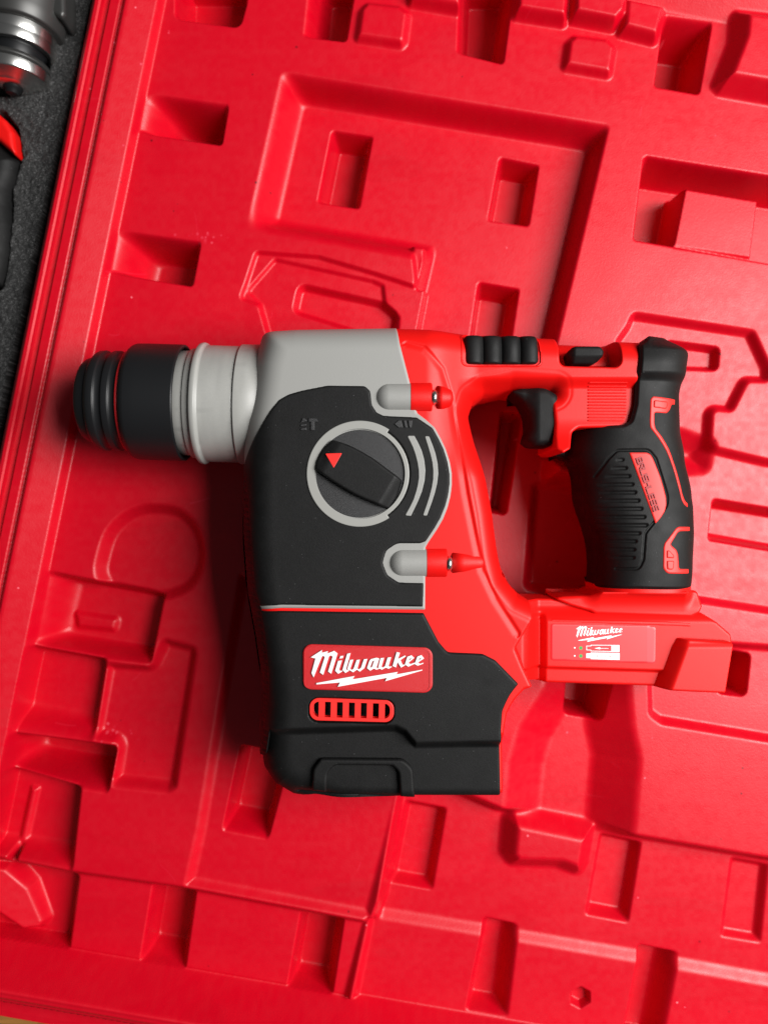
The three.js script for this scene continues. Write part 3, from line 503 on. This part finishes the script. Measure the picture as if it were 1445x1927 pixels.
{ // rubbed grip pad and direction button in the top bar
  const P = outline([[874, 629, 8], [1012, 630, 8], [1016, 684, 10], [874, 684, 10]], 8, 222), bounds = [U(874, 0, 222)[0], U(1015, 0, 222)[0]];
  part('rubber_pad', relief(P, (x, y, d) => { const t = ((x - bounds[0]) / (bounds[1] - bounds[0]) * 4 + 8) % 1; return redTop(x, y) * 0 + 211 + 13 * Math.sqrt(Math.max(0, 1 - Math.pow(2 * t - 1, 2) * 0.93)) - edge(d, 4) - oval(lineDistance(topSide, x, y) - 8, 30, 13); }, { cell: 1.2, base: 170, under: 2 }), M.rubber, drill);
  const ro = outline([[867, 621], [1018, 622], [1022, 690], [867, 690]], 11, 218), ri = outline([[871, 625], [1014, 626], [1018, 686], [871, 686]], 9, 218);
  part('pad_rim', relief(ro, (x, y, d) => (signedDistance(ri, x, y) > 0 ? -6 : 2.2) + redTop(x, y) - edge(d, 2), { cell: 1.3, depth: 12 }), M.housing, drill);
  part('direction_button', relief(outline([[1067, 664, 8], [1076, 654, 6], [1083, 652, 6], [1128, 652, 10], [1135, 660, 8], [1134, 670, 8], [1125, 680, 8], [1115, 684, 6], [1074, 684, 8]], 8, 206), (x, y, d) => { const v = U(1083, 660, 210); return 212 - edge(d, 6) - 8 * smooth(0, -12, x - v[0]) - 7 * smooth(668, 682, y / K(206) + CY); }, { cell: 1.2, base: 160, under: 2 }), M.rubber, drill);
  const rr = new THREE.Group(); rr.name = 'thumb_rest'; drill.add(rr);
  for (let i = 0; i < 13; i++) { const py = 722.5 + i * 5.75, c = outline([[1104.5, py - 1.9], [1178 - (i > 10 ? (i - 10) * 3 : 0), py - 1.6], [1178 - (i > 10 ? (i - 10) * 3 : 0), py + 1.6], [1104.5, py + 1.6]], 1.6, 196);
    part('rib', relief(c, (x, y, d) => redTop(x, y) + 1.8 - edge(d, 1.4), { cell: 1.2, depth: 6 }), M.housing, rr); }
  // trigger
  part('trigger', relief(outline([[959, 738, 3], [980, 732, 10], [1022, 733, 20], [1044, 745, 16], [1052, 768, 20], [1050, 796, 20], [1041, 826, 20], [1032, 842, 6], [1000, 841, 10], [987, 828, 10], [994, 808, 16], [992, 780, 20], [982, 758, 20], [968, 746, 10]], 6, 165), (x, y, d) => 190 - oval(d, 13, 12, 2) - 9 * smooth(1012, 985, x / K(165) + CX), { cell: 1.2, base: 70, under: 14 }), M.rubber, drill);
}
// handle grip
const gripL = lineOf([[1044, 854], [1071, 865], [1085, 887], [1089, 946], [1099, 974], [1113, 1015], [1119, 1064], [1115, 1104]], 130);
const slots = [[1156, 1170.5, 866], [1148, 1177, 881.5], [1139, 1183, 896.5], [1127, 1189, 912], [1130, 1194, 927], [1130, 1200, 942.5], [1123, 1205.5, 957.5], [1123, 1211, 973], [1123, 1215, 988.5], [1132, 1202, 1003.5], [1132, 1195.5, 1018.5], [1144, 1193, 1034], [1150, 1192, 1049.5]].map(([a, b, y]) => { const p = U(a, y, 200), q = U(b, y + 0.5, 200); return [p[0], q[0], p[1], 2.6]; });
const groove = fillet([[1124, 896], [1143, 864, 10], [1158, 848, 10], [1216, 847.5, 14], [1230.5, 864, 14], [1253, 936, 30], [1251, 952, 20], [1210, 1003, 14], [1206.5, 1053, 14], [1199, 1070, 10], [1162, 1071]].map(([a, b, r]) => [...U(a, b, 200), (r || 0.01) * K(200)])).slice(0);
const gripLeft = [[600, 1105], [720, 1100], [790, 1080], [860, 1070], [900, 1085], [946, 1089], [974, 1098], [1015, 1112], [1064, 1118], [1120, 1114]], gripRight = [[600, 1290], [671, 1288], [704, 1282], [749, 1273], [808, 1274], [862, 1283], [932, 1296], [958, 1299], [998, 1300], [1067, 1297], [1120, 1293]];
const along = (T, v) => { for (let i = 1; i < T.length; i++) if (v <= T[i][0]) { const t = clamp((v - T[i - 1][0]) / (T[i][0] - T[i - 1][0])), q = t * t * (3 - 2 * t); return T[i - 1][1] + (T[i][1] - T[i - 1][1]) * q; } return T[T.length - 1][1]; };
function gripTop(x, y, d) {
  const px = x / K(136) + CX, py = y / K(136) + CY, ph = y / K(190) + CY, l = along(gripLeft, py), r = along(gripRight, py), t = clamp(2 * (px - l) / (r - l) - 1, -1, 1);
  let z = 130 + 80 * Math.pow(1 - Math.pow(Math.abs(t), 2.5), 1 / 2.2);
  if (px < 1180 && py < 880) z = Math.max(z, 0) ;
  z += 11 * smooth(722, 702, ph) - 40 * smooth(662, 630, ph) * smooth(0.2, 0.9, Math.abs(t) * 0.6 + 0.45) - 10 * smooth(690, 640, ph);
  z -= 5 * (1 - smooth(0, 5, d));
  return z;
}
function gripDetail(x, y, d) {
  let z = gripTop(x, y, d);
  if (y < -160) return z;
  const dg = lineDistance(groove, x, y); z -= 2.4 * smooth(2.6, 1.2, dg);
  for (const [a, b, yy, r] of slots) { const dy = y - yy; if (Math.abs(dy) > 6) continue; const ex = Math.max(a + r - x, 0, x - b + r), q = Math.hypot(ex, dy); z -= 2.6 * smooth(r + 0.8, r - 1.0, q) * smooth(a - 6, a + 18, x); }
  return z;
}
{
  const P = outline([[1199, 650, 3, 195], [1212, 640, 3, 195], [1219, 633, 4, 190], [1249, 636, 14, 170], [1271, 646, 12, 160], [1287, 671, 10, 150], [1281, 704, 20, 150], [1272, 749, 20, 150], [1273, 808, 40, 140], [1282, 862, 40, 140], [1295, 932, 40, 140], [1298, 958, 20, 140], [1299, 998, 30, 140], [1296, 1067, 30, 140], [1293, 1104, 4, 140], [1196, 1107, 60, 190], [1115, 1102, 3, 130], [1119, 1064, 30, 130], [1113, 1015, 40, 130], [1099, 974, 40, 130], [1089, 946, 30, 130], [1086, 895, 30, 130], [1074, 866, 20, 130], [1044, 855, 3, 140], [1053, 851, 3, 160], [1063, 817, 10, 170], [1076, 805, 10, 180], [1165, 802, 6, 185], [1180, 795, 10, 190], [1191, 763, 10, 198], [1195, 700, 0, 200]]);
  const grip = part('grip', relief(P, gripDetail, { cell: 1.25, base: 52, under: 9 }), M.rubber, drill, 'black rubber grip with moulded slots');
  const overlay = (pts, off, mat, name, e = 1.5, parent = grip, label) => { const Q = outline(pts, 3, 196); part(name, relief(Q, (x, y, d) => gripTop(x, y, Math.max(0, signedDistance(PG, x, y))) + off - edge(d, e), { cell: 1.3, depth: 8 }), mat, parent, label); };
  const PG = P, a7 = (l) => l.map(([x, y, r]) => [850 + x / 2.89, 600 + y / 2.89, r ?? 4]);
  overlay(a7([[1218, 438, 1], [1080, 428], [1064, 440, 6], [1060, 560, 10], [1062, 595, 10], [1108, 650, 20], [1158, 720, 30], [1192, 800, 40], [1222, 905, 40], [1245, 985, 20], [1262, 1010, 10], [1288, 1026, 1], [1288, 1004, 1], [1268, 990, 10], [1250, 950, 20], [1238, 900, 40], [1208, 796, 40], [1174, 710, 30], [1130, 645, 20], [1092, 600, 10], [1086, 570, 10], [1086, 514, 3], [1160, 516, 6], [1180, 496, 6], [1194, 464, 4], [1216, 466, 1]]), 1.4, M.accent, 'red_trim');
  overlay(a7([[1082, 448, 3], [1164, 454, 3], [1166, 470, 4], [1154, 494, 3], [1080, 488, 3]]), 3.2, M.accent, 'red_tab');
  overlay(a7([[1300, 1132, 1], [1222, 1130, 10], [1204, 1140, 10], [1140, 1218, 8], [1134, 1240, 6], [1131, 1355, 10], [1155, 1382, 10], [1292, 1386, 1], [1292, 1362, 1], [1224, 1358, 4], [1218, 1280, 6], [1208, 1256, 10], [1172, 1226, 4], [1215, 1162, 10], [1230, 1154, 8], [1300, 1154, 1]]), 1.4, M.accent, 'red_trim');
  overlay(a7([[1150, 1256, 3], [1166, 1258, 3], [1192, 1284, 3], [1192, 1300, 2], [1150, 1298, 2]]), 3.2, M.accent, 'red_tab');
  overlay(a7([[1150, 1312, 2], [1193, 1314, 2], [1190, 1352, 6], [1182, 1362, 3], [1152, 1360, 4]]), 3.2, M.accent, 'red_tab');
  // plate with engraved lettering
  const a8 = (l) => l.map(([x, y, r]) => [1140 + x / 7.135, 840 + y / 7.135, r ?? 2]);
  const pl = a8([[276, 92, 1], [500, 92, 6], [556, 112, 10], [590, 170, 12], [700, 430, 60], [768, 690, 20], [770, 790, 20], [750, 870, 16], [690, 960, 20], [622, 1036, 1]]);
  overlay(pl, 1.6, M.accent, 'name_plate', 1.2, grip);
  const strokes = { B: 'M0,0 L0,10 L5,10 L6,9 L6,6 L5,5 L0,5 M5,5 L6,4 L6,0 L0,0', R: 'M0,0 L0,10 L6,10 L6,5.5 L0,5 M2.5,5 L6,0', U: 'M0,10 L0,0 L6,0 L6,10', S: 'M6,10 L0,10 L0,5 L6,5 L6,0 L0,0', H: 'M0,0 L0,10 M0,5 L6,5 M6,0 L6,10', L: 'M0,10 L0,0 L6,0', E: 'M6,10 L0,10 L0,0 L6,0 M0,5 L5.5,5' };
  const text = 'BRUSHLESS', z0 = U(1140 + 376 / 7.135, 840 + 172 / 7.135, 200), z1 = U(1140 + 618 / 7.135, 840 + 896 / 7.135, 200);
  const ax = z1[0] - z0[0], ay = z1[1] - z0[1], al = Math.hypot(ax, ay), ux = ax / al, uy = ay / al, vx = uy, vy = -ux;  // along, and up (to the right)
  const step = al / text.length, sc = step * 0.74 / 6, hgt = 8.6 / 10;
  [...text].forEach((ch, i) => { const geo = []; let last = null;
    for (const m of strokes[ch].matchAll(/([ML])([\d.]+),([\d.]+)/g)) { const a = i * step + (+m[2]) * sc, b = (+m[3]) * hgt, p = [z0[0] + ux * a + vx * b, z0[1] + uy * a + vy * b];
      if (m[1] === 'L') { const dx = p[0] - last[0], dy = p[1] - last[1], l = Math.hypot(dx, dy), mx = (p[0] + last[0]) / 2, my = (p[1] + last[1]) / 2; geo.push(box(mx, my, gripTop(mx, my, signedDistance(P, mx, my)) + 1.7, l + 1.6, 2.0, 3.6, -Math.atan2(dy, dx))); }
      last = p; }
    part('letter', geo, M.letter, grip); });
}
{ // foot: neck, flange and battery mount
  part('neck', relief(outline([[1114, 1098, 2, 130], [1196, 1102, 60, 190], [1295, 1100, 2, 140], [1297, 1113, 3, 140], [1196, 1117, 60, 190], [1116, 1113, 3, 130]], 3), (x, y, d) => { const px = x / K(136) + CX, t = clamp(2 * (px - 1116) / 180 - 1, -1, 1); return 126 + 78 * Math.pow(1 - Math.pow(Math.abs(t), 2.5), 1 / 2.2) - edge(d, 2); }, { cell: 1.5, base: 60, under: 4 }), M.housing, drill);
  part('flange', relief(outline([[1036, 1123, 4, 150], [1054, 1120, 4, 150], [1100, 1118, 6, 150], [1116, 1108, 8, 140], [1196, 1112, 60, 180], [1298, 1108, 8, 140], [1304, 1122, 10, 145], [1314, 1139, 6, 160], [1316, 1155, 5, 180], [1303, 1163.5, 8, 188], [1122, 1157, 10, 188], [1112, 1151, 6, 186], [1070, 1138, 10, 170]], 3), (x, y, d) => { const px = x / K(180) + CX, py = y / K(180) + CY, q = Math.hypot(Math.max(1128 - px, 0, (px - 1284) * 1.5), Math.max(py - 1113, 0)), s = 1 - clamp(q / 40); return 174 + 26 * s * s + 5 * smooth(1120, 1150, py) - edge(d, 5); }, { cell: 1.4, base: 50, under: 8 }), M.housing, drill);
  const mountTop = (x, y, d) => { const px = x / K(185) + CX, py = y / K(185) + CY;
    let z = 184 - 20 * smooth(1172 + 0.004 * (px - 1000), 1140, py);              // strip that falls away to the flange
    z += 30 * smooth(1020, 985, px);                                              // rises to meet the housing
    z -= 14 * smooth(1030, 1018, px) * smooth(1150, 1166, py) * smooth(975, 1000, px);
    z -= 7 * smooth(1254 + (px - 1024) * 0.03, 1260 + (px - 1024) * 0.03, py);    // lower shelf
    return z - edge(d, 4); };
  const mount = part('battery_mount', relief(outline([[985, 1128, 4, 176], [1036, 1127, 3, 165], [1112, 1140, 3, 165], [1316, 1152, 4, 165], [1340, 1168, 10, 165], [1369, 1192, 8, 170], [1374, 1210, 6, 178], [1359, 1300, 4, 185], [1224, 1293, 3, 185], [1019, 1286, 3, 185], [992, 1281, 4, 200], [976, 1246, 8, 205], [962, 1212, 6, 205], [990, 1158, 8, 190]]), mountTop, { cell: 1.6, base: 30, under: 10 }), M.housing, drill);
  part('mount_lip', relief(outline([[1038, 1163, 3], [1240, 1168, 3], [1300, 1172, 3], [1300, 1180, 2], [1034, 1170, 2]], 2, 184), (x, y, d) => mountTop(x, y, 20) + 0.5 - edge(d, 2), { cell: 1.6, depth: 6 }), M.housing, mount);
  part('side_block', relief(outline([[1228, 1294, 4, 190], [1241, 1252, 20, 194], [1262, 1216, 16, 200], [1280, 1203, 8, 202], [1372, 1207, 5, 196], [1374, 1212, 4, 196], [1359, 1302, 4, 196], [1290, 1299, 0, 196]]), (x, y, d) => { const px = x / K(195) + CX, py = y / K(195) + CY, s = (px - 1262) + (py - 1250) * 0.36; return 208 - 52 * (1 - smooth(-30, 16, s)) - edge(d, 3) - 4 * smooth(1218, 1206, py); }, { cell: 1.4, base: 40, under: 4 }), M.housing, drill, 'raised guard block at the end of the battery mount');
  // printed label
  const LP = outline([[1036, 1174], [1217, 1177], [1234, 1180.5], [1233, 1249], [1036, 1243]], 5, 186), w = 1445, h = 605;
  const cv = document.createElement('canvas'); cv.width = w; cv.height = h; const c = cv.getContext('2d');
  c.fillStyle = '#e8242b'; c.fillRect(0, 0, w, h); c.fillStyle = '#ec3038'; c.fillRect(1252, 0, 200, h);
  c.strokeStyle = '#d01820'; c.lineWidth = 3; c.strokeRect(1252, -5, 4, h + 10);
  c.fillStyle = '#ffffff';
  const q = (p) => [360 + (p[0] - 108) * 0.497, 84 + (p[1] - 100) * 0.53];
  for (const [shape, hole] of LOGO) { c.beginPath(); for (const l of [shape, hole]) if (l) { l.forEach((p, i) => { const [x, y] = q(p); i ? c.lineTo(x, y) : c.moveTo(x, y); }); c.closePath(); } c.fill('evenodd'); }
  const path = (l) => { c.beginPath(); l.forEach(([x, y], i) => i ? c.lineTo(x, y) : c.moveTo(x, y)); c.closePath(); };
  c.strokeStyle = '#ffffff'; c.lineWidth = 7; path([[494, 342], [548, 342], [548, 331], [905, 333], [905, 413], [548, 405], [548, 393], [494, 391]]); c.stroke(); c.fillRect(808, 333, 98, 82);
  path([[590, 370], [665, 357], [665, 368], [770, 371], [770, 376], [665, 374], [665, 384]]); c.fill();
  path([[490, 436], [545, 436], [545, 425], [912, 430], [912, 517], [545, 507], [545, 495], [490, 493]]); c.fill();
  for (const y of [364, 466]) { c.beginPath(); c.arc(344, y, 10, 0, 7); c.fill(); }
  c.fillStyle = '#2f9a45'; for (const y of [367, 468]) { c.beginPath(); c.arc(421, y, 23, 0, 7); c.fill(); }
  c.fillStyle = '#8c4a3c'; c.font = 'bold 36px sans-serif'; ['1', '0', '0', '%'].forEach((s, i) => { c.save(); c.translate([612, 665, 715, 765][i], 483); c.scale(1.5, 1); c.fillText(s, 0, 0); c.restore(); });
  const tex = new THREE.CanvasTexture(cv); tex.colorSpace = THREE.SRGBColorSpace;
  const g = relief(LP, (x, y, d) => mountTop(x, y, 30) + 1.1 - edge(d, 0.8), { cell: 2, depth: 4 });
  const A = U(1030, 1165, 186), B = U(1245, 1255, 186), uv = g.attributes.uv;
  for (let i = 0; i < uv.count; i++) uv.setXY(i, (uv.getX(i) / S - A[0]) / (B[0] - A[0]), 1 - (-uv.getY(i) / S - A[1]) / (B[1] - A[1]));
  part('sticker', g, new THREE.MeshPhysicalMaterial({ map: tex, roughness: 0.4 }), mount, 'red printed sticker with white logo and battery gauge');
}
renderer.render(scene, camera);
